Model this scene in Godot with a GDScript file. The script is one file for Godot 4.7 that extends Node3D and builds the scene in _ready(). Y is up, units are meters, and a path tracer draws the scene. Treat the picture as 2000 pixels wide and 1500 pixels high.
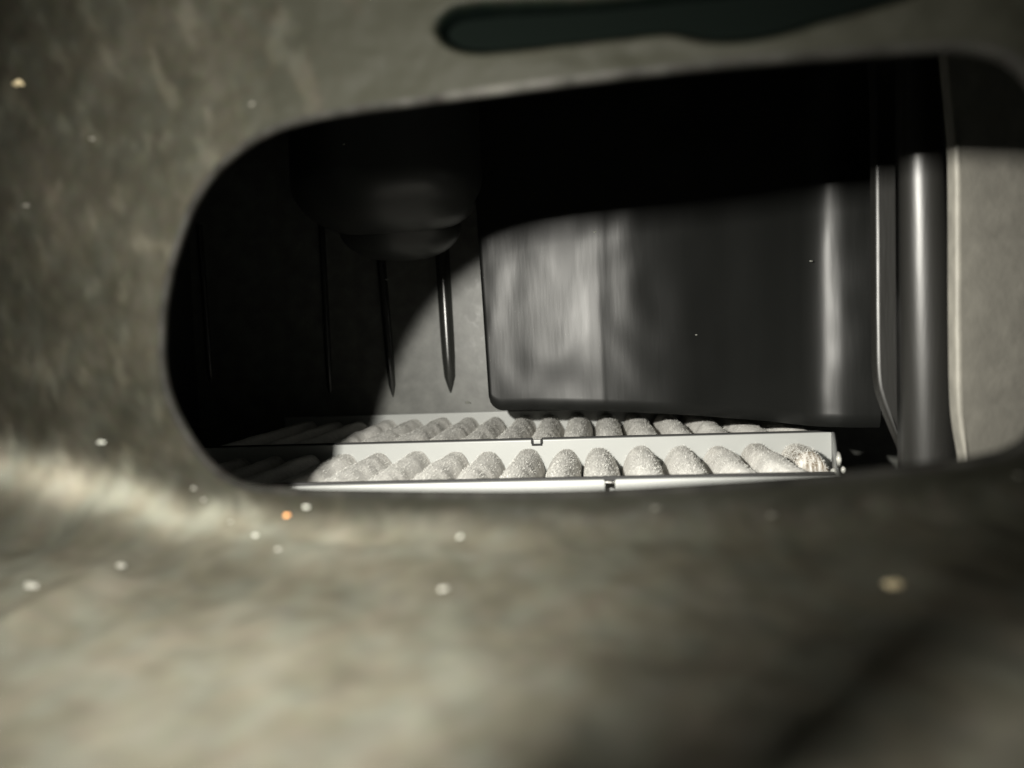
extends Node3D
# Looking through the slot of a dusty dashboard panel into an air filter housing. Real size, metres.
# x right, y up, z towards the viewer; the filter rims lie at y = 0, the front rim at z = 0.

const EYE := Vector3(0.0, 0.032, 0.184)
const FACE_Z := 0.094      # the panel is turned: z = FACE_Z + FACE_TURN * x
const FACE_TURN := 0.25
const TORCH := EYE + Vector3(-0.044, 0.024, -0.025)
const TORCH_AIM := Vector3(0.008, 0.0, -0.040)
var eye_basis: Basis
var used := {}
var rng := RandomNumberGenerator.new()
var M := {}
var noise_a := FastNoiseLite.new()
var noise_b := FastNoiseLite.new()
var noise_c := FastNoiseLite.new()

# ---------------------------------------------------------------- helpers
func numbered(called: String, parent: Node) -> String:
	var key := str(parent.get_instance_id()) + called
	var n: int = used.get(key, 0)
	used[key] = n + 1
	return called if n == 0 else "%s_%03d" % [called, n]

func obj(called: String, mesh: Mesh, mat: Material, parent: Node = self) -> MeshInstance3D:
	var o := MeshInstance3D.new()
	o.name = numbered(called, parent)
	o.mesh = mesh
	o.material_override = mat
	o.cast_shadow = GeometryInstance3D.SHADOW_CASTING_SETTING_ON
	parent.add_child(o, true)
	return o

func thing(called: String, label: String, category: String, at_: Vector3 = Vector3.ZERO, group: String = "") -> Node3D:
	var o := Node3D.new()
	o.name = numbered(called, self)
	add_child(o, true)
	o.position = at_
	tag(o, label, category, group)
	return o

func tag(o: Node, label: String, category: String, group: String = "") -> void:
	o.set_meta("label", label)
	o.set_meta("category", category)
	if group != "":
		o.set_meta("group", group)

func ray(px: float, py: float) -> Vector3:
	return eye_basis * Vector3(px - 1000.0, 750.0 - py, -1570.0)

func at(px: float, py: float, depth: float) -> Vector3:
	var r := ray(px, py)
	return EYE + r * (depth / -r.z)

func on_face(px: float, py: float) -> Vector3:
	var r := ray(px, py)
	return EYE + r * ((FACE_Z - EYE.z) / (r.z - FACE_TURN * r.x))

func pixel(p: Vector3) -> Vector2:
	var c := eye_basis.transposed() * (p - EYE)
	return Vector2(1000.0 - 1570.0 * c.x / c.z, 750.0 + 1570.0 * c.y / c.z)

# a sheet of nu x nv points; the front looks along du x dv
func sheet(p: PackedVector3Array, nu: int, nv: int, colors := PackedColorArray(), closed := false, skip := PackedByteArray()) -> ArrayMesh:
	var normals := PackedVector3Array()
	normals.resize(nu * nv)
	for j in nv:
		for i in nu:
			var i0 := i - 1
			var i1 := i + 1
			if closed:
				i0 = (i0 + nu) % nu
				i1 = i1 % nu
			else:
				i0 = maxi(i0, 0)
				i1 = mini(i1, nu - 1)
			var du := p[j * nu + i1] - p[j * nu + i0]
			var dv := p[mini(j + 1, nv - 1) * nu + i] - p[maxi(j - 1, 0) * nu + i]
			normals[j * nu + i] = (du * 1000.0).cross(dv * 1000.0).normalized()
	for j in [0, nv - 1]:
		if nv > 2 and normals[j * nu].length() < 0.5 and normals[j * nu + nu / 2].length() < 0.5:
			for i in nu:
				normals[j * nu + i] = normals[(1 if j == 0 else nv - 2) * nu + i]
	var idx := PackedInt32Array()
	for j in nv - 1:
		for i in (nu if closed else nu - 1):
			var a := j * nu + i
			var b := j * nu + (i + 1) % nu
			var c := b + nu
			var d := a + nu
			if skip.size() > 0 and (skip[a] + skip[b] + skip[c] + skip[d] > 0):
				continue
			idx.append_array(PackedInt32Array([a, c, b, a, d, c]))
	var arrays := []
	arrays.resize(Mesh.ARRAY_MAX)
	arrays[Mesh.ARRAY_VERTEX] = p
	arrays[Mesh.ARRAY_NORMAL] = normals
	arrays[Mesh.ARRAY_INDEX] = idx
	if colors.size() > 0:
		arrays[Mesh.ARRAY_COLOR] = colors
	var m := ArrayMesh.new()
	m.add_surface_from_arrays(Mesh.PRIMITIVE_TRIANGLES, arrays)
	return m

# a closed profile (counterclockwise seen against the travel) carried along a path of frames
func loft(rings: Array, capped := true) -> ArrayMesh:
	var nu: int = rings[0].size()
	var p := PackedVector3Array()
	if capped:
		var mid := Vector3.ZERO
		for q in rings[0]: mid += q / nu
		for q in rings[0]: p.append(mid)
		for q in rings[0]: p.append(q)
	for r in rings:
		for q in r: p.append(q)
	if capped:
		var last = rings[rings.size() - 1]
		var mid := Vector3.ZERO
		for q in last: mid += q / nu
		for q in last: p.append(q)
		for q in last: p.append(mid)
	return sheet(p, nu, p.size() / nu, PackedColorArray(), true)

# rounded rectangle outline in two axes about a centre
func round_rect(c: Vector3, ax: Vector3, ay: Vector3, w: float, h: float, r: float, steps := 4) -> PackedVector3Array:
	var out := PackedVector3Array()
	for k in 4:
		var sx: float = [1, -1, -1, 1][k]
		var sy: float = [1, 1, -1, -1][k]
		for s in steps + 1:
			var a := (k + float(s) / steps) * PI / 2
			out.append(c + ax * (sx * (w / 2 - r) + cos(a) * r) + ay * (sy * (h / 2 - r) + sin(a) * r))
	return out

func bar(a: Vector3, b: Vector3, up: Vector3, w: float, h: float, r: float) -> ArrayMesh:
	var d := (b - a).normalized()
	var side := d.cross(up).normalized()
	var u := side.cross(d)
	var rings := []
	for k in [[0.0, r], [0.3 * r, 0.3 * r], [r, 0.0]]:
		rings.append(round_rect(a + d * k[0], side, u, w - 2 * k[1], h - 2 * k[1], maxf(r - k[1], r * 0.05)))
	for k in [[r, 0.0], [0.3 * r, 0.3 * r], [0.0, r]]:
		rings.append(round_rect(b - d * k[0], side, u, w - 2 * k[1], h - 2 * k[1], maxf(r - k[1], r * 0.05)))
	for k in rings.size():
		rings[k].reverse()
	return loft(rings)

func catmull(pts: Array, n: int, closed := false):
	# resample a polyline of Vector2 or Vector3 to n points evenly spaced by length
	var fine := []
	var m := pts.size()
	for i in (m if closed else m - 1):
		var a = pts[(i - 1 + m) % m] if closed or i > 0 else pts[0] * 2 - pts[1]
		var b = pts[i]
		var c = pts[(i + 1) % m]
		var d = pts[(i + 2) % m] if closed or i + 2 < m else c * 2 - b
		for k in 12:
			var t := k / 12.0
			fine.append(0.5 * (2 * b + (c - a) * t + (2 * a - 5 * b + 4 * c - d) * t * t + (3 * b - a - 3 * c + d) * t * t * t))
	fine.append(pts[0] if closed else pts[m - 1])
	var run := [0.0]
	for i in fine.size() - 1:
		run.append(run[i] + fine[i].distance_to(fine[i + 1]))
	var total: float = run[run.size() - 1]
	var out := []
	var j := 0
	for k in n:
		var want := total * k / (n if closed else n - 1)
		while j < fine.size() - 2 and run[j + 1] < want:
			j += 1
		out.append(fine[j].lerp(fine[j + 1], clampf((want - run[j]) / maxf(run[j + 1] - run[j], 1e-9), 0, 1)))
	return out

func ss(a: float, b: float, x: float) -> float:
	return smoothstep(a, b, x)

func piece(table: Array, x: float) -> float:
	if x <= table[0][0]: return table[0][1]
	for i in table.size() - 1:
		if x <= table[i + 1][0]:
			var t: float = (x - table[i][0]) / (table[i + 1][0] - table[i][0])
			return lerpf(table[i][1], table[i + 1][1], t * t * (3 - 2 * t))
	return table[table.size() - 1][1]

func sdf_polygon(p: Vector2, poly: PackedVector2Array) -> float:
	var best := 1e9
	for i in poly.size():
		var q := Geometry2D.get_closest_point_to_segment(p, poly[i], poly[(i + 1) % poly.size()])
		best = minf(best, p.distance_to(q))
	return -best if Geometry2D.is_point_in_polygon(p, poly) else best

func noise_tex(freq: float, lo: float, hi: float, seed_: int, octaves := 4) -> NoiseTexture2D:
	var n := FastNoiseLite.new()
	n.seed = seed_
	n.frequency = freq
	n.fractal_octaves = octaves
	var t := NoiseTexture2D.new()
	t.width = 512
	t.height = 512
	t.seamless = true
	t.noise = n
	var g := Gradient.new()
	g.set_color(0, Color(lo, lo, lo))
	g.set_color(1, Color(hi, hi, hi))
	t.color_ramp = g
	return t

func plastic(c: Color, rough: float, spec: float, tex: Texture2D = null, scale_ := Vector3(40, 40, 40), bump: Texture2D = null, depth_mm := 0.0) -> StandardMaterial3D:
	var m := StandardMaterial3D.new()
	m.albedo_color = c.linear_to_srgb()
	m.roughness = rough
	m.metallic_specular = spec
	m.uv1_triplanar = true
	m.uv1_world_triplanar = true
	m.uv1_scale = scale_
	if tex:
		m.roughness_texture = tex
		m.roughness_texture_channel = BaseMaterial3D.TEXTURE_CHANNEL_RED
	if bump:
		m.heightmap_enabled = true
		m.heightmap_texture = bump
		m.heightmap_scale = depth_mm * 0.1
	return m

# ---------------------------------------------------------------- scene
func _ready() -> void:
	rng.seed = 7
	noise_a.seed = 3; noise_a.frequency = 1.0; noise_a.fractal_octaves = 4
	noise_b.seed = 11; noise_b.frequency = 1.0; noise_b.fractal_octaves = 3
	noise_c.seed = 29; noise_c.frequency = 1.0; noise_c.fractal_octaves = 2
	view()
	materials()
	torch()
	housing()
	side_wall()
	baffle()
	filters()
	panel()
	small_things()

func view() -> void:
	var f := Vector3(160, 90, -1570).normalized()
	var zc := -f
	var yc := Vector3(-sin(deg_to_rad(1.9)), cos(deg_to_rad(1.9)), 0)
	yc = (yc - zc * yc.dot(zc)).normalized()
	var xc := yc.cross(zc)
	eye_basis = Basis(xc, yc, zc).transposed()
	var cam := Camera3D.new()
	cam.name = "camera"
	var lens := CameraAttributesPhysical.new()
	lens.frustum_focal_length = 12.0 / (750.0 / 1570.0)
	lens.frustum_focus_distance = 0.252
	lens.exposure_aperture = 13.5
	cam.attributes = lens
	cam.transform = Transform3D(eye_basis, EYE)
	cam.near = 0.005
	cam.far = 5.0
	lens.frustum_near = 0.005
	lens.frustum_far = 5.0
	add_child(cam)
	cam.fov = rad_to_deg(2.0 * atan(750.0 / 1570.0))
	cam.current = true
	var env := Environment.new()
	env.background_mode = Environment.BG_COLOR
	env.background_color = Color(0.022, 0.023, 0.0195).linear_to_srgb()
	env.tonemap_mode = Environment.TONE_MAPPER_LINEAR
	env.tonemap_exposure = 1.0
	env.sdfgi_enabled = true
	env.ssao_enabled = true
	env.ssil_enabled = true
	var we := WorldEnvironment.new()
	we.name = "air"
	we.environment = env
	add_child(we)
	# the flash beside the lens, up and to the left, as an added torch
	var lamp := AreaLight3D.new()
	lamp.name = "torch_light"
	lamp.area_size = Vector2(0.0024, 0.0046)
	lamp.area_normalize_energy = true
	lamp.light_energy = 0.118
	lamp.light_color = Color(1.0, 0.985, 0.945)
	lamp.shadow_enabled = true
	add_child(lamp)
	lamp.look_at_from_position(TORCH, TORCH_AIM)

func materials() -> void:
	var streaks := noise_tex(0.01, 0.88, 1.12, 5)
	var grain := noise_tex(0.03, 0.0, 1.0, 9)
	M.plastic = plastic(Color(0.036, 0.038, 0.036), 0.36, 0.5, noise_tex(0.01, 0.8, 1.2, 6), Vector3(30, 30, 30), grain, 0.02)
	M.wall = plastic(Color(0.135, 0.138, 0.127), 0.42, 0.5, noise_tex(0.01, 0.8, 1.2, 36), Vector3(30, 30, 30), grain, 0.01)
	M.baffle = plastic(Color(0.007, 0.0074, 0.0069), 0.40, 0.40, streaks, Vector3(22, 3, 22), grain, 0.02)
	M.side = plastic(Color(0.013, 0.0128, 0.0116), 0.43, 0.6, streaks, Vector3(80, 6, 80), grain, 0.02)
	M.dull = plastic(Color(0.25, 0.24, 0.21), 0.55, 0.5, noise_tex(0.012, 0.8, 1.2, 16), Vector3(30, 30, 30), grain, 0.05)
	M.rail = plastic(Color(0.37, 0.38, 0.37), 0.32, 0.5)
	M.dark_strip = plastic(Color(0.03, 0.03, 0.03), 0.7, 0.3)  # black of the painted gap shade, also on clips and torch
	M.panel = plastic(Color.WHITE, 0.62, 0.10, noise_tex(0.012, 0.75, 1.25, 26), Vector3(25, 25, 25), grain, 0.05)
	M.panel.vertex_color_use_as_albedo = true
	M.panel.vertex_color_is_srgb = true
	M.felt = plastic(Color.WHITE, 0.95, 0.2)
	M.felt.vertex_color_use_as_albedo = true
	M.rib = plastic(Color(0.022, 0.023, 0.021), 0.27, 0.6)
	for pair in [[M.wall, 41, 26.0], [M.dull, 43, 40.0]]:
		pair[0].albedo_texture = noise_tex(0.006, 0.80, 1.0, pair[1], 5)
	M.slot = plastic(Color(0.00065, 0.00092, 0.00078), 0.9, 0.0)  # near-black painted in for the shade inside the upper recess
	M.fibre = plastic(Color(0.8, 0.8, 0.76), 0.8, 0.3)
	var g := plastic(Color(0.42, 0.42, 0.39), 0.12, 0.6)
	M.clear = g

func torch() -> void:
	var t := thing("added_flashlight", "added unseen torch beside the viewer in place of the flash, shining into the slot", "torch", TORCH)
	var d := (TORCH_AIM - TORCH).normalized()
	var sx := d.cross(Vector3.UP).normalized()
	var sy := sx.cross(d)
	var prof := [[-0.060, 0.0], [-0.060, 0.0065], [-0.010, 0.0065], [-0.006, 0.0072], [0.0018, 0.0072], [0.0023, 0.0060], [0.0023, 0.0028], [-0.0008, 0.0027], [-0.0008, 0.0]]
	var rings := []
	for q in prof:
		var ring := PackedVector3Array()
		for i in 32:
			ring.append(d * q[0] + (sx * cos(TAU * i / 32) + sy * sin(TAU * i / 32)) * maxf(q[1], 0.00001))
		rings.append(ring)
	obj("torch_body", loft(rings, false), M.dark_strip, t)  # added body, its mouth shaped to limit the beam
	var glow := StandardMaterial3D.new()
	glow.albedo_color = Color(0.9, 0.9, 0.85)
	glow.emission_enabled = true
	glow.emission = Color(1.0, 0.97, 0.92)
	glow.emission_energy_multiplier = 1.0
	var bm := BoxMesh.new()
	bm.size = Vector3(0.0024, 0.0046, 0.0002)
	var led := obj("lamp_chip", bm, glow, t)
	led.transform = Transform3D(Basis.looking_at(d), -d * 0.0003)

	# added unseen bars by the lamp, only to shade the ledge on the right
	for k in 4:
		var x := 0.0046 + 0.00125 * k
		obj("light_blocker", bar(Vector3(x - 0.0004, -0.0034, -0.0050), Vector3(x + 0.0018, -0.0092, -0.0050), Vector3.BACK, 0.00075, 0.0005, 0.0002), M.dark_strip, t)
	obj("blocker_frame", bar(Vector3(0.0056, -0.0094, -0.0052), Vector3(0.0106, -0.0091, -0.0052), Vector3.UP, 0.0007, 0.0007, 0.0002), M.dark_strip, t)
	obj("blocker_arm", bar(d * 0.0005 + sx * 0.0066 + sy * -0.002, Vector3(0.0084, -0.0031, -0.0051), Vector3.UP, 0.0008, 0.0008, 0.0002), M.dark_strip, t)

func slab(called: String, a: Vector3, b: Vector3, mat: Material, parent: Node) -> MeshInstance3D:
	var bm := BoxMesh.new()
	bm.size = (b - a).abs()
	var o := obj(called, bm, mat, parent)
	o.position = (a + b) / 2
	return o

func housing() -> void:
	var h := thing("filter_housing", "black moulded plastic air duct housing with upright ribs behind the slot", "housing")
	slab("back_wall", Vector3(-0.180, -0.032, -0.1685), Vector3(0.150, 0.160, -0.1645), M.wall, h)
	slab("left_wall", Vector3(-0.184, -0.032, -0.1685), Vector3(-0.180, 0.160, -0.010), M.plastic, h)
	slab("right_wall", Vector3(0.150, -0.032, -0.1685), Vector3(0.154, 0.160, 0.046), M.plastic, h)
	slab("ceiling", Vector3(-0.184, 0.160, -0.1685), Vector3(0.154, 0.164, 0.046), M.plastic, h)
	slab("floor", Vector3(-0.184, -0.036, -0.1685), Vector3(0.154, -0.032, 0.046), M.plastic, h)
	# upright ribs on the back wall: rounded, ending in a taper
	for r in [[398, 560, 412, 760, 1.5], [634, 560, 645, 780, 1.6], [741, 470, 769, 788, 2.1], [859, 420, 881, 776, 3.2]]:
		var top := at(r[0], r[1], 0.3485)
		var low := at(r[2], r[3], 0.3485)
		top += (top - low) * 0.6
		var rad: float = r[4] * 0.001
		var rings := []
		for k in 15:
			var t := k / 14.0
			var w := rad * sqrt(maxf(1.0 - pow(t, 14.0), 0.0004))
			var ring := PackedVector3Array()
			for s in 17:
				var a := PI * s / 16.0
				ring.append(top.lerp(low, t) + Vector3(-cos(a) * w, 0, sin(a) * w * 1.35 - 0.0008))
			rings.append(ring)
		obj("rib", loft(rings), M.rib, h)
	# the rounded duct that hangs from the ceiling, a smaller step below it
	for d in [[765, 462, 0.036, 0.300], [785, 508, 0.024, 0.315]]:
		var c := at(d[0], d[1], d[3])
		var rr: float = d[2]
		var rings := []
		for k in 22:
			var yy := c.y
			var w := 0.0
			if k < 14:
				var a := PI / 2 * k / 13.0
				w = rr * pow(sin(a), 0.8) + 0.0002
				yy = c.y + rr * 0.55 * (1 - cos(a))
			else:
				w = rr
				yy = lerpf(c.y + rr * 0.55, 0.1605, (k - 13) / 8.0)
			var ring := PackedVector3Array()
			for s in 40:
				var b := -TAU * s / 40
				ring.append(Vector3(c.x + cos(b) * w, yy, c.z + sin(b) * w))
			rings.append(ring)
		obj("hanging_duct", loft(rings), M.plastic, h)

func side_wall() -> void:
	var w := thing("side_bracket", "dark upright plastic bracket with a fin, a rounded rib and a dusty plate", "bracket")
	# backing behind rib and grooves
	var a := at(1782, 60, 0.207)
	var b := at(1905, 1000, 0.207)
	slab("backing", Vector3(a.x, b.y, a.z - 0.003), Vector3(b.x + 0.05, 0.11, a.z), M.plastic, w)
	# fin: a plate whose lower left corner is cut off in a wide curve
	obj("fin", plate([[1702, -60], [1708, 200], [1710, 450], [1711, 640], [1714, 740], [1726, 790], [1748, 845], [1766, 890], [1772, 930], [1790, 930], [1785, 300], [1783, -60]], 0.198, 0.0035, 0.0009), M.side, w)
	# half round rib
	var rings := []
	for k in 25:
		var t := k / 24.0
		var dep := lerpf(0.172, 0.184, t)
		var c := at(lerpf(1811, 1834, t), lerpf(-20, 960, t), dep)
		var wid := lerpf(0.0026, 0.0058, pow(t, 0.6))
		var ring := PackedVector3Array()
		for s in 25:
			var g := PI * s / 24.0
			ring.append(c + Vector3(-cos(g) * wid, 0, sin(g) * wid * 0.9 - 0.0045))
		for s in 2:
			ring.append(c + Vector3([wid, -wid][s], 0, -0.008))
		rings.append(ring)
	obj("rib", loft(rings), M.side, w)
	obj("dusty_plate", plate([[1862, -60], [1873, 300], [1874, 600], [1876, 760], [1882, 830], [1897, 900], [1908, 960], [2120, 950], [2120, 300], [2120, -60]], 0.166, 0.004, 0.0011, 0.55), M.dull, w)

# a flat plate with the given outline (pixels at a depth), thickness behind it, rounded front edge
func plate(outline: Array, depth: float, thick: float, r: float, turn := 0.0) -> ArrayMesh:
	var pts := []
	for q in outline:
		pts.append(at(q[0], q[1], depth))
	var ring0: Array = catmull(pts, 140, true)
	var n := ring0.size()
	var inward := []
	for i in n:
		var d: Vector3 = ring0[(i + 1) % n] - ring0[(i - 1 + n) % n]
		inward.append(Vector3(d.y, -d.x, 0).normalized() * -1.0)
	var area := 0.0
	for i in n:
		var p: Vector3 = ring0[i]
		var q: Vector3 = ring0[(i + 1) % n]
		area += p.x * q.y - q.x * p.y
	var s := 1.0 if area > 0 else -1.0
	var rings := []
	var mid := Vector3.ZERO
	for p in ring0: mid += p / n
	for k in [[0.0, thick], [0.0, r], [0.12, 0.5], [0.293, 0.293], [0.6, 0.08], [1.0, 0.0]]:
		var ring := PackedVector3Array()
		for i in n:
			var back: float = k[1] if k[1] == thick else k[1] * r if k[0] > 0.0 else r
			ring.append(ring0[i] + inward[i] * s * (k[0] * r) + Vector3(0, 0, -back))
		rings.append(ring)
	var left := 1e9
	for q in ring0: left = minf(left, q.x)
	for ring in rings:
		for i in n:
			ring[i].z -= (ring[i].x - left) * turn
	var m := loft(rings, false)
	var flat := PackedVector2Array()
	for q in rings[rings.size() - 1]:
		flat.append(Vector2(q.x, q.y))
	var tri := Geometry2D.triangulate_polygon(flat)
	var nrm := PackedVector3Array()
	nrm.resize(n)
	nrm.fill(Vector3(turn, 0, 1).normalized())
	for k in range(0, tri.size(), 3):
		var cr := (flat[tri[k + 1]] - flat[tri[k]]).cross(flat[tri[k + 2]] - flat[tri[k]])
		if cr > 0:
			var sw := tri[k + 1]
			tri[k + 1] = tri[k + 2]
			tri[k + 2] = sw
	var arrays := []
	arrays.resize(Mesh.ARRAY_MAX)
	arrays[Mesh.ARRAY_VERTEX] = rings[rings.size() - 1]
	arrays[Mesh.ARRAY_NORMAL] = nrm
	arrays[Mesh.ARRAY_INDEX] = tri
	m.add_surface_from_arrays(Mesh.PRIMITIVE_TRIANGLES, arrays)
	return m

func baffle() -> void:
	var keys := [[918, 955, 803, 0.2960], [1035, 1060, 801, 0.2945], [1149, 1163, 803, 0.2929], [1183, 1193, 804, 0.2917], [1250, 1256, 807, 0.2882], [1330, 1334, 811, 0.2810], [1400, 1402, 816, 0.2715], [1480, 1480, 822, 0.2600], [1545, 1545, 829, 0.2482], [1575, 1574, 832, 0.2432], [1605, 1603, 834, 0.2400], [1635, 1633, 835, 0.2384], [1665, 1662, 836, 0.2378], [1722, 1720, 836, 0.2376]]
	var tops := []
	var lows := []
	for k in keys:
		tops.append(at(k[0], 250, k[3]))
		lows.append(at(k[1], k[2], k[3]))
	var nu := 260
	tops = catmull(tops, nu)
	lows = catmull(lows, nu)
	var nv := 60
	var p := PackedVector3Array()
	# rows: back top .. back bottom, rounded edge, front bottom .. front top
	var rows := []
	for j in nv:
		rows.append([1.0 - pow(1.0 - j / float(nv - 1), 1.0), 0.0])
	var thick := 0.0024
	var total := nv * 2
	for j in total:
		for i in nu:
			var front := j >= nv
			var t := float(j if not front else total - 1 - j) / (nv - 1)   # 0 top, 1 bottom
			var lo: Vector3 = lows[i]
			var hi: Vector3 = tops[i]
			# rounded lower left corner, radius 6 mm
			var run: float = lows[0].distance_to(lows[i])
			var lift := 0.0
			if run < 0.0055:
				lift = 0.0055 - sqrt(maxf(0.0, 0.0055 * 0.0055 - pow(0.0055 - run, 2)))
			var up := (hi - lo).normalized()
			var low2 := lo + up * lift
			var q: Vector3 = hi + up * 0.035
			var pt := q.lerp(low2, t)
			var d: Vector3 = (lows[mini(i + 1, nu - 1)] - lows[maxi(i - 1, 0)]).normalized()
			var nrm := d.cross(up).normalized()   # towards the viewer
			var near_edge := minf(low2.distance_to(pt), run)
			var bev := 0.0012
			var inset := 0.0
			if near_edge < bev:
				inset = bev - sqrt(maxf(0.0, bev * bev - pow(bev - near_edge, 2)))
			pt += nrm * (-inset if front else -thick + inset * 0.8)
			if front: pt += nrm * (0.00050 * noise_c.get_noise_2d(pt.x * 34 + 4, pt.y * 26) * ss(0.0, 0.004, minf(low2.distance_to(pt), run)))
			p.append(pt)
	var b := thing("curved_baffle", "black glossy curved plastic baffle hanging over the pleated filters", "baffle")
	obj("curved_sheet", sheet(p, nu, total), M.baffle, b)

func felt_color(base: float, stain: float, x: float, z: float, crest: float) -> Color:
	var n := noise_a.get_noise_2d(x * 260, z * 260)
	var m := noise_b.get_noise_2d(x * 900, z * 900)
	var v := base + 0.08 * n + 0.10 * m + 0.13 * noise_c.get_noise_2d(x * 2100, z * 1500)
	var s := clampf(stain * (0.75 + 1.1 * noise_b.get_noise_2d(x * 700 + 40, z * 500)) , 0, 1)
	return Color(v, v * 0.985, v * 0.94).lerp(Color(0.20, 0.165, 0.125), s)

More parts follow.
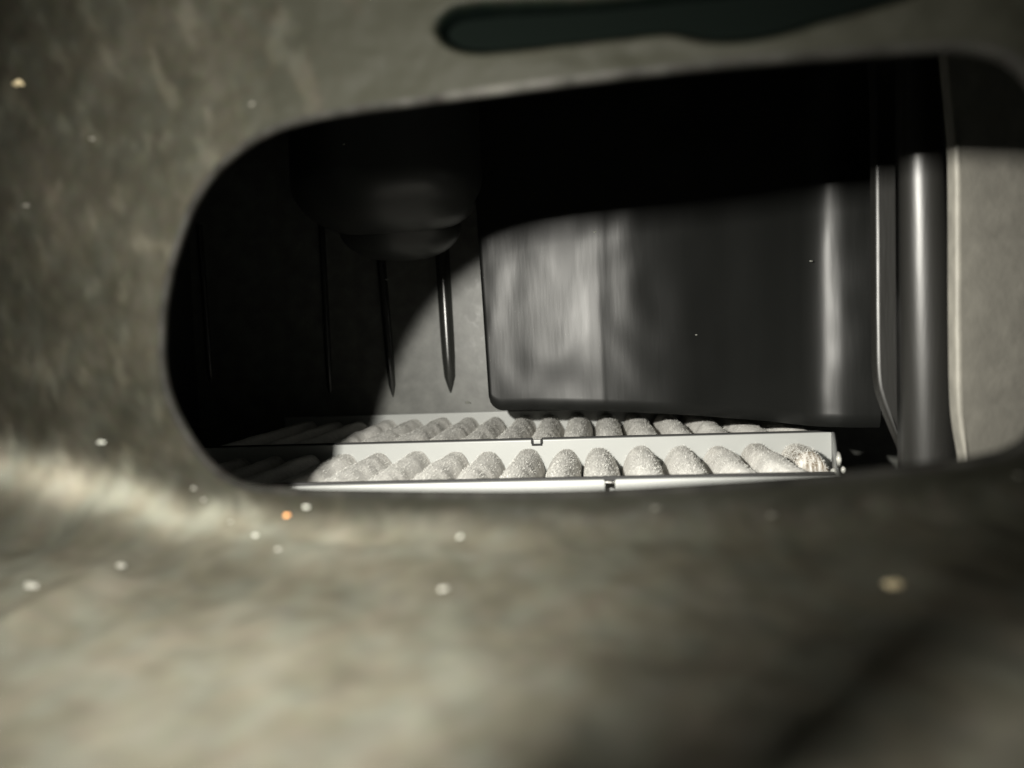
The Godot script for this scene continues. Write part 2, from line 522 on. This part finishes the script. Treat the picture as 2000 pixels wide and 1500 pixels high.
func filters() -> void:
	for row in 2:
		var z0: float = [-0.0008, -0.0765][row]
		var z1: float = [-0.0735, -0.1630][row]
		var x0 := -0.139
		var x1: float = [0.0735, 0.0715][row]
		var f := thing("cabin_filter", ["white pleated felt filter in the front row, brown stain at its right end", "white pleated felt filter in the rear row, half hidden under the baffle"][row], "air filter", Vector3(0, -0.014, 0), "pleated filters lying in the housing")
		var o := Vector3(0, 0.014, 0)
		var yr: float = [-0.0006, -0.0002][row]
		# frame: front rail with a notch, far rail, end walls
		if row == 0:
			var cut := at(1192, 950, 0.184).x
			for e in [[x0, cut - 0.0011], [cut + 0.0011, x1]]:
				obj("front_rail", bar(Vector3(e[0], yr - 0.0055, z0) + o, Vector3(minf(e[1], 0.054), yr - 0.0055, z0) + o, Vector3.UP, 0.0016, 0.011, 0.0005), M.rail, f)
			obj("rail_tab", bar(Vector3(cut - 0.0002, yr - 0.0022, z0 + 0.0004) + o, Vector3(cut + 0.0012, yr - 0.0026, z0 + 0.0006) + o, Vector3.UP, 0.0012, 0.0012, 0.0003), M.rail, f)
			obj("dark_strip", bar(Vector3(x0, yr - 0.0001, z0 - 0.0014) + o, Vector3(0.053, yr - 0.0001, z0 - 0.0014) + o, Vector3.UP, 0.0012, 0.0012, 0.0003), M.dark_strip, f)  # black strip painting the shadow gap behind the front rail
		else:
			obj("front_rail", bar(Vector3(x0, yr - 0.0075, z0) + o, Vector3(x1, yr - 0.0075, z0) + o, Vector3.UP, 0.0016, 0.0110, 0.0005), M.rail, f)
		var tip := at(1049, 856, 0.258).x
		if row == 0:
			obj("far_rail", bar(Vector3(x0, -0.0070, z1) + o, Vector3(x1 - 0.001, -0.0070, z1) + o, Vector3.UP, 0.0014, 0.0140, 0.0004), M.rail, f)
			for e in [[x0, tip - 0.0014], [tip + 0.0014, x1 - 0.001]]:
				obj("dark_strip", bar(Vector3(e[0], 0.0000, z1 - 0.0012) + o, Vector3(e[1], 0.0000, z1 - 0.0012) + o, Vector3.UP, 0.0009, 0.0009, 0.0003), M.dark_strip, f)  # black strip painting the shaded gap between the two filters
			for s in [-1, 1]:
				obj("clip", bar(Vector3(tip + s * 0.0015, -0.0012, z1 + 0.0012) + o, Vector3(tip + s * 0.0015, 0.0002, z1 + 0.0012) + o, Vector3.BACK, 0.0007, 0.0014, 0.0002), M.dark_strip, f)
			obj("clip", bar(Vector3(tip - 0.0017, -0.0015, z1 + 0.0012) + o, Vector3(tip + 0.0017, -0.0015, z1 + 0.0012) + o, Vector3.UP, 0.0014, 0.0005, 0.0002), M.dark_strip, f)
			# sloping end wall with a rounded upper corner
			var rings := []
			for k in 13:
				var t := k / 12.0
				var zz := lerpf(z1, z0 - 0.002, t)
				var top := -0.0002 - 0.0050 * ss(0.0, 0.5, t)
				var xx := lerpf(x1 - 0.0012, 0.0540, t)
				rings.append(PackedVector3Array([Vector3(xx, -0.014, zz) + o, Vector3(xx, top, zz) + o, Vector3(xx + 0.0006, top + 0.0004, zz) + o, Vector3(xx + 0.0016, top, zz) + o, Vector3(xx + 0.0016, -0.014, zz) + o]))
			obj("end_wall", loft(rings), M.rail, f)
		else:
			obj("far_rail", bar(Vector3(x0, -0.0038, z1) + o, Vector3(x1, -0.0038, z1) + o, Vector3.UP, 0.0014, 0.0110, 0.0004), M.rail, f)
		# pleats, one rounded fold each
		var za := z0 - 0.0022 if row == 0 else z0 - 0.0010
		var zb := z1 + 0.0009
		var roots := PackedVector3Array()
		var leans := PackedVector3Array()
		for k in range(-11, 6):
			var xc := 0.0012 + 0.01205 * k + (0.0 if row == 0 else 0.0035)
			var nu := 40
			var nv: int = 190
			var p := PackedVector3Array()
			var col := PackedColorArray()
			var zs := za
			if row == 0:
				zs = minf(za, lerpf(-0.010, z1, clampf((xc + 0.0058 - 0.0540) / (x1 - 0.0540), 0.0, 0.9)))
			var wob := rng.randf_range(-0.0007, 0.0007)
			var fat := rng.randf_range(2.2, 3.0)
			var tone := rng.randf_range(-0.07, 0.05)
			var drop := rng.randf_range(-0.0004, 0.0004)
			for j in nv:
				var t := j / float(nv - 1)
				var zz := lerpf(zs, zb, t)
				for i in nu:
					var s := i / float(nu - 1) * 2 - 1       # -1 .. 1 over the pleat
					var prof := pow(maxf(1 - pow(minf(absf(s), 1.0), fat), 0.0), 0.66)
					var nose := clampf((zs - zz) / 0.0035, 0.0, 1.0)
					if zs < za: prof *= sqrt(1.0 - (1.0 - nose) * (1.0 - nose))
					var wave := noise_c.get_noise_2d(xc * 300 + 7, zz * 40) * 0.0010 + wob * (0.4 + 0.6 * t)
					var xx := xc + s * 0.00595 * (1.0 - 0.10 * prof * sin(absf(s) * PI)) + wave * prof
					var yy: float = [-0.0032, -0.0004][row] + drop - 0.0095 * (1 - prof)
					yy += 0.0003 * noise_c.get_noise_2d(xx * 90, zz * 40)
					var fz := noise_b.get_noise_3d(xx * 900, yy * 900, zz * 900) * 0.00003 + noise_c.get_noise_3d(xx * 1300, yy * 1300, zz * 1100) * 0.00008
					var stain := 0.0
					if row == 0:
						var c := Vector2(xx - 0.0625, (zz + 0.058) * 0.6)
						stain = 0.95 * exp(-c.length_squared() / (0.0075 * 0.0075)) + 0.30 * exp(-Vector2(xx - 0.050, (zz + 0.062)).length_squared() / (0.012 * 0.012))
						stain += 0.22 * ss(0.25, 0.8, noise_a.get_noise_2d(xx * 90 + 9, zz * 90)) * ss(-0.03, -0.07, zz)
					else:
						stain = 0.02 + 0.08 * ss(0.1, 0.6, noise_a.get_noise_2d(xx * 90 + 9, zz * 90))
					stain += 0.06 * (1 - prof) + (0.30 * ss(0.72, 1.0, t) * prof * (0.6 + noise_a.get_noise_2d(xx * 200, zz * 200)) if row == 0 else 0.0)
					p.append(Vector3(xx, yy + fz * 1.2, zz) + o + Vector3(fz * s, 0, 0))
					col.append(felt_color([0.73, 0.86][row] + tone, stain, xx, zz, prof))
			var pm := sheet(p, nu, nv, col)
			obj("pleat", pm, M.felt, f)
			if k >= -7:
				var pn: PackedVector3Array = pm.surface_get_arrays(0)[Mesh.ARRAY_NORMAL]
				for q in 1700:
					var i := rng.randi_range(0, nv - 1) * nu + rng.randi_range(4, nu - 5)
					roots.append(p[i])
					leans.append(pn[i] * signf(pn[i].y))
		# loose fibres lying on and standing up from the felt
		var st := SurfaceTool.new()
		st.begin(Mesh.PRIMITIVE_TRIANGLES)
		for k in roots.size():
			var a: Vector3 = roots[k]
			var n: Vector3 = leans[k]
			var dir := (Vector3(rng.randf_range(-1, 1), rng.randf_range(-1, 1), rng.randf_range(-1, 1)) - n * n.dot(Vector3.UP) * 0.1).normalized()
			dir = (dir - n * (dir.dot(n) - absf(dir.dot(n)) * 0.55)) * rng.randf_range(0.0003, 0.0008)
			a += n * 0.00003
			var b := a + dir + n * 0.00006
			var c := b + dir.cross(n) * rng.randf_range(-0.6, 0.6) + dir * 0.5 - n * 0.00004
			var wd := dir.cross(n + Vector3(0.01, 0, 0.02)).normalized() * 0.00003
			for q in [[a, b], [b, c]]:
				st.add_vertex(q[0] - wd); st.add_vertex(q[1] - wd); st.add_vertex(q[1] + wd)
				st.add_vertex(q[0] - wd); st.add_vertex(q[1] + wd); st.add_vertex(q[0] + wd)
		st.generate_normals()
		var fib := obj("fibres", st.commit(), M.fibre, f)
		fib.set_meta("kind", "stuff")

# ---------------------------------------------------------------- the panel round the slot
const CREASE := [[-400, 800], [0, 838], [200, 880], [400, 945], [600, 973], [1000, 978], [1500, 962], [1900, 925], [2400, 900]]
var panel_points := PackedVector3Array()
var panel_normals := PackedVector3Array()

# plane coordinates (x, v) -> the bent surface; below the crease it comes towards the viewer
func bend(x: float, v: float, lift: float) -> Vector3:
	var fz := FACE_Z + FACE_TURN * x
	var guess := pixel(Vector3(x, v, fz))
	var vc := on_face(guess.x, piece(CREASE, guess.x)).y
	var turn := deg_to_rad(76.0)
	var rad := piece([[-0.09, 0.013], [-0.035, 0.0055], [0.07, 0.004]], x)
	if v >= vc:
		return Vector3(x, v, fz + lift)
	var s := vc - v
	var arc := rad * turn
	if s < arc:
		var a := s / rad
		return Vector3(x, vc - rad * sin(a), fz + rad * (1 - cos(a))) + Vector3(0, sin(a), cos(a)) * lift
	var e := s - arc
	return Vector3(x, vc - rad * sin(turn) - e * cos(turn), fz + rad * (1 - cos(turn)) + e * sin(turn)) + Vector3(0, sin(turn), cos(turn)) * lift

func panel() -> void:
	var edge := [[318, 700], [320, 620], [331, 545], [350, 475], [377, 405], [420, 340], [478, 289], [538, 256], [605, 236], [690, 220], [800, 205], [950, 185], [1200, 153], [1400, 131], [1600, 114], [1750, 103], [1850, 98], [1915, 101], [1965, 116], [2005, 146], [2035, 200], [2050, 300], [2055, 500], [2050, 700], [2030, 820], [1985, 872], [1895, 896], [1700, 919], [1550, 932], [1350, 946], [1200, 955], [1000, 960], [700, 958], [560, 954], [475, 945], [420, 914], [380, 868], [345, 808], [325, 752]]
	var pts := []
	for q in edge:
		var w := on_face(q[0], q[1])
		pts.append(Vector2(w.x, w.y))
	var nu := 520
	var loop: Array = catmull(pts, nu, true)
	var slot := PackedVector2Array()
	for q in [[858, 58], [872, 32], [905, 17], [1000, 10], [1150, 4], [1300, -12], [1500, -40], [1800, -90], [1830, -60], [1790, -20], [1700, 8], [1600, 36], [1520, 62], [1440, 74], [1370, 70], [1310, 56], [1200, 66], [1050, 86], [950, 97], [900, 92], [870, 78]]:
		var w := on_face(q[0], q[1])
		slot.append(Vector2(w.x, w.y))
	slot = PackedVector2Array(catmull(Array(slot), 90, true))
	var mid := Vector2(0.004, 0.042)
	var nr := 132
	var p := PackedVector3Array()
	var col := PackedColorArray()
	var skip := PackedByteArray()
	var thick := 0.0012
	var lo := Vector2(-0.135, -0.090)
	var hi := Vector2(0.110, 0.130)
	for j in nr:
		for i in nu:
			var e: Vector2 = loop[i]
			var dir: Vector2 = (loop[(i + 1) % nu] - loop[(i - 1 + nu) % nu]).normalized()
			var outw := Vector2(-dir.y, dir.x)           # loop runs clockwise: left of travel is outside
			if j < 9:
				# back lip, then the rounded edge
				var a := PI / 2 * maxf(0, j - 2) / 6.0
				var r := 0.0007
				var q := e + outw * r * (1 - sin(a) * 1.0) * 0.0 + outw * (r * (1 - cos(a)))
				var back := -thick if j == 0 else -thick * 0.6 if j == 1 else -r * (1 - sin(a))
				p.append(bend(q.x, q.y, back))
				var rim_px := pixel(Vector3(q.x, q.y, FACE_Z + FACE_TURN * q.x))
				var d := 0.009 + (0.009 * exp(-pow((rim_px.x - 1040) / 240.0, 2)) * (0.6 + 1.5 * noise_b.get_noise_1d(q.x * 150)) if rim_px.y < 300 else 0.0) + 0.004 * noise_a.get_noise_2d(q.x * 200, q.y * 200)  # paler stretch along the top rim paints its highlight
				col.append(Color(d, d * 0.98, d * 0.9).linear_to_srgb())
				skip.append(0)
				continue
			var t := (j - 8) / float(nr - 9)
			var ray_ := (e - mid)
			var k := 1e9
			if ray_.x > 1e-6: k = minf(k, (hi.x - mid.x) / ray_.x)
			if ray_.x < -1e-6: k = minf(k, (lo.x - mid.x) / ray_.x)
			if ray_.y > 1e-6: k = minf(k, (hi.y - mid.y) / ray_.y)
			if ray_.y < -1e-6: k = minf(k, (lo.y - mid.y) / ray_.y)
			var far_ := mid + ray_ * k
			var start := e + outw * 0.0007
			var tt := t * (0.35 + 0.65 * t)
			var q := start.lerp(far_, tt)
			q += outw * 0.004 * sin(PI * minf(1.0, t * 2.0)) * 0.5
			var base := bend(q.x, q.y, 0.0)
			var px := pixel(base)
			# unevenness of the moulding, and the raised seam at the lower left
			var fade := ss(0.0, 0.05, t)
			var lift := fade * (0.0009 * noise_a.get_noise_2d(q.x * 38 + 3, q.y * 38) + 0.00025 * noise_b.get_noise_2d(q.x * 160, q.y * 160))
			var vc_px := piece(CREASE, px.x)
			var below := px.y - vc_px
			lift += 0.0008 * exp(-pow((below - 118) / 45.0, 2)) * ss(1500, 500, px.x) - 0.0008 * exp(-pow((below - 195) / 55.0, 2)) * ss(1300, 300, px.x)
			var seam := (px.y - (1245 - 0.60 * px.x)) * 0.86
			lift += 0.0013 * exp(-pow(seam / 24.0, 2)) * ss(300, 200, px.x)
			# the long recessed slot above
			var hole := 0
			var slot_dark := 0.0
			if px.y < 220 and px.x > 700:
				var sd := sdf_polygon(q, slot)
				lift -= 0.0030 * ss(0.0009, -0.0012, sd)
				slot_dark = ss(0.0010, 0.0, sd)  # mixes the recess shade into the colour
			p.append(bend(q.x, q.y, lift))
			skip.append(hole)
			# dust with painted shade: thin on the upright face, thick on the ledge
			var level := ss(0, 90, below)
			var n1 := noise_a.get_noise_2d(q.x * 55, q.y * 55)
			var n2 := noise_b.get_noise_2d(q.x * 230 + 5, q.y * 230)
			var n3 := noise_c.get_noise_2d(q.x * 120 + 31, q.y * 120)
			var dust: float = clampf((lerpf(lerpf(0.032, 0.005, ss(250, 1000, px.x)), 0.108 + 0.065 * ss(150, 420, below), level) * lerpf(1.0, lerpf(0.38, 1.0, ss(50, 330, below)), ss(650, 1700, px.x) * ss(-20, 60, below)) * (1.0 + lerpf(2.9, 1.5, ss(150, 650, px.x)) * exp(-pow((below - 70.0) / 55.0, 2)) * ss(1250, -50, px.x)) * (1.0 - 0.28 * exp(-pow((below - 165.0) / 40.0, 2)) * ss(1200, 300, px.x))  * (1.0 + lerpf(0.42, 0.26, level) * n1 + lerpf(0.32, 0.16, level) * n2 + 0.18 * n3 + lerpf(0.75, 0.0, level) * ss(0.12, 0.5, noise_a.get_noise_2d(q.x * 130 + 9, q.y * 95 + q.x * 60)))), 0.02, 1)  # the fade to the right and the dark trough are painted shade
			var plast := Color(0.0057, 0.0056, 0.0046)
			var tint := Color(0.206, 0.195, 0.156).lerp(Color(0.197, 0.197, 0.164), clampf(0.5 + 1.6 * n3, 0, 1)).lerp(Color(0.206, 0.186, 0.152), clampf(1.2 * n1, 0, 1))
			col.append(plast.lerp(tint, dust).lerp(Color(0.0012, 0.0021, 0.0017), slot_dark).linear_to_srgb())
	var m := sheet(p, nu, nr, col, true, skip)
	panel_points = p
	panel_normals = m.surface_get_arrays(0)[Mesh.ARRAY_NORMAL]
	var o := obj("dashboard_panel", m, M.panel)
	var inner: PackedVector2Array = Geometry2D.offset_polygon(slot, -0.0003)[0]
	var floor_ := PackedVector3Array()
	for q in inner:
		floor_.append(Vector3(q.x, q.y, FACE_Z + FACE_TURN * q.x - 0.0020))
	var deep := PackedVector3Array()
	for q in inner:
		deep.append(Vector3(q.x, q.y, FACE_Z + FACE_TURN * q.x - 0.0029))
	var cap := []
	cap.resize(Mesh.ARRAY_MAX)
	cap[Mesh.ARRAY_VERTEX] = floor_
	var up := PackedVector3Array()
	up.resize(floor_.size())
	up.fill(Vector3(-FACE_TURN, 0, 1).normalized())
	cap[Mesh.ARRAY_NORMAL] = up
	var tri := Geometry2D.triangulate_polygon(inner)
	for k in range(0, tri.size(), 3):
		if (inner[tri[k + 1]] - inner[tri[k]]).cross(inner[tri[k + 2]] - inner[tri[k]]) > 0:
			var sw := tri[k + 1]
			tri[k + 1] = tri[k + 2]
			tri[k + 2] = sw
	cap[Mesh.ARRAY_INDEX] = tri
	var back := loft([deep, floor_], false)
	back.add_surface_from_arrays(Mesh.PRIMITIVE_TRIANGLES, cap)
	obj("slot_shade", back, M.slot, o)  # near-black sheet over the recess floor, painting its shade
	tag(o, "dusty black plastic panel with a long rounded slot and a ledge below it", "panel")

func on_panel(px: float, py: float) -> Array:
	var best := 1e9
	var found := 0
	for i in range(8 * 520, panel_points.size(), 1):
		var d := pixel(panel_points[i]).distance_squared_to(Vector2(px, py))
		if d < best:
			best = d
			found = i
	return [panel_points[found], panel_normals[found]]

func crumb(seed_: int, rough := 0.3) -> ArrayMesh:
	var n := FastNoiseLite.new()
	n.seed = seed_
	n.frequency = 0.9
	var rings := []
	for j in 9:
		var th := lerpf(0.08, PI - 0.08, j / 8.0)
		var ring := PackedVector3Array()
		for i in 14:
			var ph := TAU * i / 14
			var v := Vector3(sin(th) * cos(ph), cos(th), sin(th) * sin(ph))
			ring.append(v * (0.5 + rough * n.get_noise_3dv(v * 1.3)))
		rings.append(ring)
	return loft(rings)

func small_things() -> void:
	var shapes := [crumb(1, 0.6), crumb(2, 0.8), crumb(3, 0.7), crumb(4, 0.9)]
	# [x, y, size in mm, stretch, colour 0..3, name, label]
	var mats := [plastic(Color(0.22, 0.225, 0.20), 0.5, 0.5), plastic(Color(0.55, 0.25, 0.09), 0.5, 0.5), plastic(Color(0.24, 0.20, 0.12), 0.6, 0.5), plastic(Color(0.10, 0.098, 0.085), 0.6, 0.5), plastic(Color(0.045, 0.043, 0.036), 0.6, 0.4)]
	var bits := [
		[565, 1008, 1.25, 1.1, 1, "crumb", "orange crumb on the ledge under the filter's left end"],
		[35, 165, 1.9, 1.2, 2, "crumb", "ochre crumb high on the panel at its left border"],
		[1745, 1147, 2.8, 1.7, 2, "crumb", "large cream crumb on the shaded right part of the ledge"],
		[200, 860, 1.3, 1.3, 0, "dust_speck", "bright white speck on the panel left of the slot's lower corner"],
		[180, 275, 1.2, 1.0, 4, "dust_speck", "pale grey speck on the panel well above and left of the slot"],
		[495, 205, 0.9, 1.1, 4, "dust_speck", "pinkish grey speck above the slot's upper left corner"],
		[55, 398, 1.2, 1.3, 4, "dust_speck", "grey speck at the left border, level with the slot's top bend"],
		[60, 1147, 2.0, 1.9, 3, "lint_flake", "pale elongated lint flake near the left end of the ledge"],
		[236, 1107, 1.5, 1.8, 3, "lint_flake", "small pale lint flake at the top of the ledge's slanting seam"],
		[380, 953, 0.8, 1.1, 3, "dust_speck", "pale speck just outside the slot's lower left bend"],
		[400, 976, 0.8, 1.2, 3, "dust_speck", "pale speck a little below the one at the slot's lower left bend"],
		[598, 990, 1.1, 1.3, 0, "dust_speck", "pale speck right above the orange crumb"],
		[500, 1046, 1.1, 1.2, 0, "dust_speck", "white speck below and left of the orange crumb"],
		[455, 1020, 0.8, 1.1, 3, "dust_speck", "small pale speck left of the orange crumb, further from the slot"],
		[545, 1077, 1.1, 1.3, 3, "dust_speck", "pale speck straight below the orange crumb"],
		[900, 1049, 1.2, 1.1, 0, "dust_speck", "white speck on the ledge below the filter's middle"],
		[870, 1150, 1.5, 1.8, 3, "lint_flake", "grey lint flake in the middle of the ledge"],
		[1285, 992, 1.1, 1.6, 4, "lint_flake", "grey lint sliver just below the slot, right of the rail's notch"],
		[1510, 1003, 1.1, 1.6, 4, "lint_flake", "grey lint sliver below the filter's stained end"],
		[1985, 930, 1.0, 1.2, 4, "dust_speck", "pale speck on the ledge at its far right border"],
	]
	var k := 0
	for b in bits:
		var w := on_panel(b[0], b[1])
		var s: float = b[2] * 0.001
		var pos: Vector3 = w[0]
		s *= 0.66 * (EYE.z - pos.z) / 0.130
		var o := obj(b[5], shapes[k % 4], mats[b[4]])
		o.transform = Transform3D(Basis.from_euler(Vector3(0.4 * k, 0.3 * k, [0.5, -0.6, 0.2][k % 3])).scaled(Vector3(s * b[3], s * 0.6, s)), pos + w[1] * s * 0.18)
		tag(o, b[6], "lint" if b[5] == "lint_flake" else "crumb" if b[5] == "crumb" else "dust", "bits of dirt on the panel")
		k += 1
	# bright specks clinging to the black plastic inside
	var inside := [
		[672, 282, 0.2645, 0.55, "white speck on the hanging duct near the slot's top"],
		[755, 546, 0.292, 0.60, "white speck under the hanging duct, above the thin rib"],
		[1162, 453, 0.2925, 0.75, "bright speck at the top of the baffle's crease"],
		[913, 786, 0.3475, 1.0, "white sliver on the back wall between the thick rib and the baffle"],
		[1360, 654, 0.2775, 0.45, "tiny speck in the middle of the curved baffle"],
		[1276, 756, 0.2875, 0.55, "tiny pale sliver low on the curved baffle"],
		[1700, 768, 0.2385, 0.70, "bright speck on the baffle's edge beside the fin"],
		[1584, 510, 0.2385, 0.40, "tiny speck left of the baffle's bright bend"],
	]
	for b in inside:
		var s: float = b[3] * 0.001
		var o := obj("dust_speck", shapes[k % 4], mats[0])
		o.transform = Transform3D(Basis.from_euler(Vector3(0, 0, 0.5)).scaled(Vector3(s * 1.7, s * 0.8, s)), at(b[0], b[1], b[2]))
		tag(o, b[4], "dust", "specks on the black plastic inside")
		k += 1
	# clear drop of glue at the filter's right end
	var st := SurfaceTool.new()
	st.begin(Mesh.PRIMITIVE_TRIANGLES)
	for d in [[1628, 920, 1.5, 1.3, 0.0], [1647, 918, 1.1, 1.7, 0.1], [1638, 898, 1.2, 4.0, -0.12]]:
		var c := at(d[0], d[1], 0.200)
		st.append_from(crumb(int(d[0]), 0.12), 0, Transform3D(Basis.from_euler(Vector3(0, 0, d[4])).scaled(Vector3(d[2] * 0.001, d[3] * 0.001, 0.0014)), c))
	var drop := obj("glue_drop", st.commit(), M.clear)
	tag(drop, "shiny whitish drop of glue at the right end of the front filter", "glue drop")
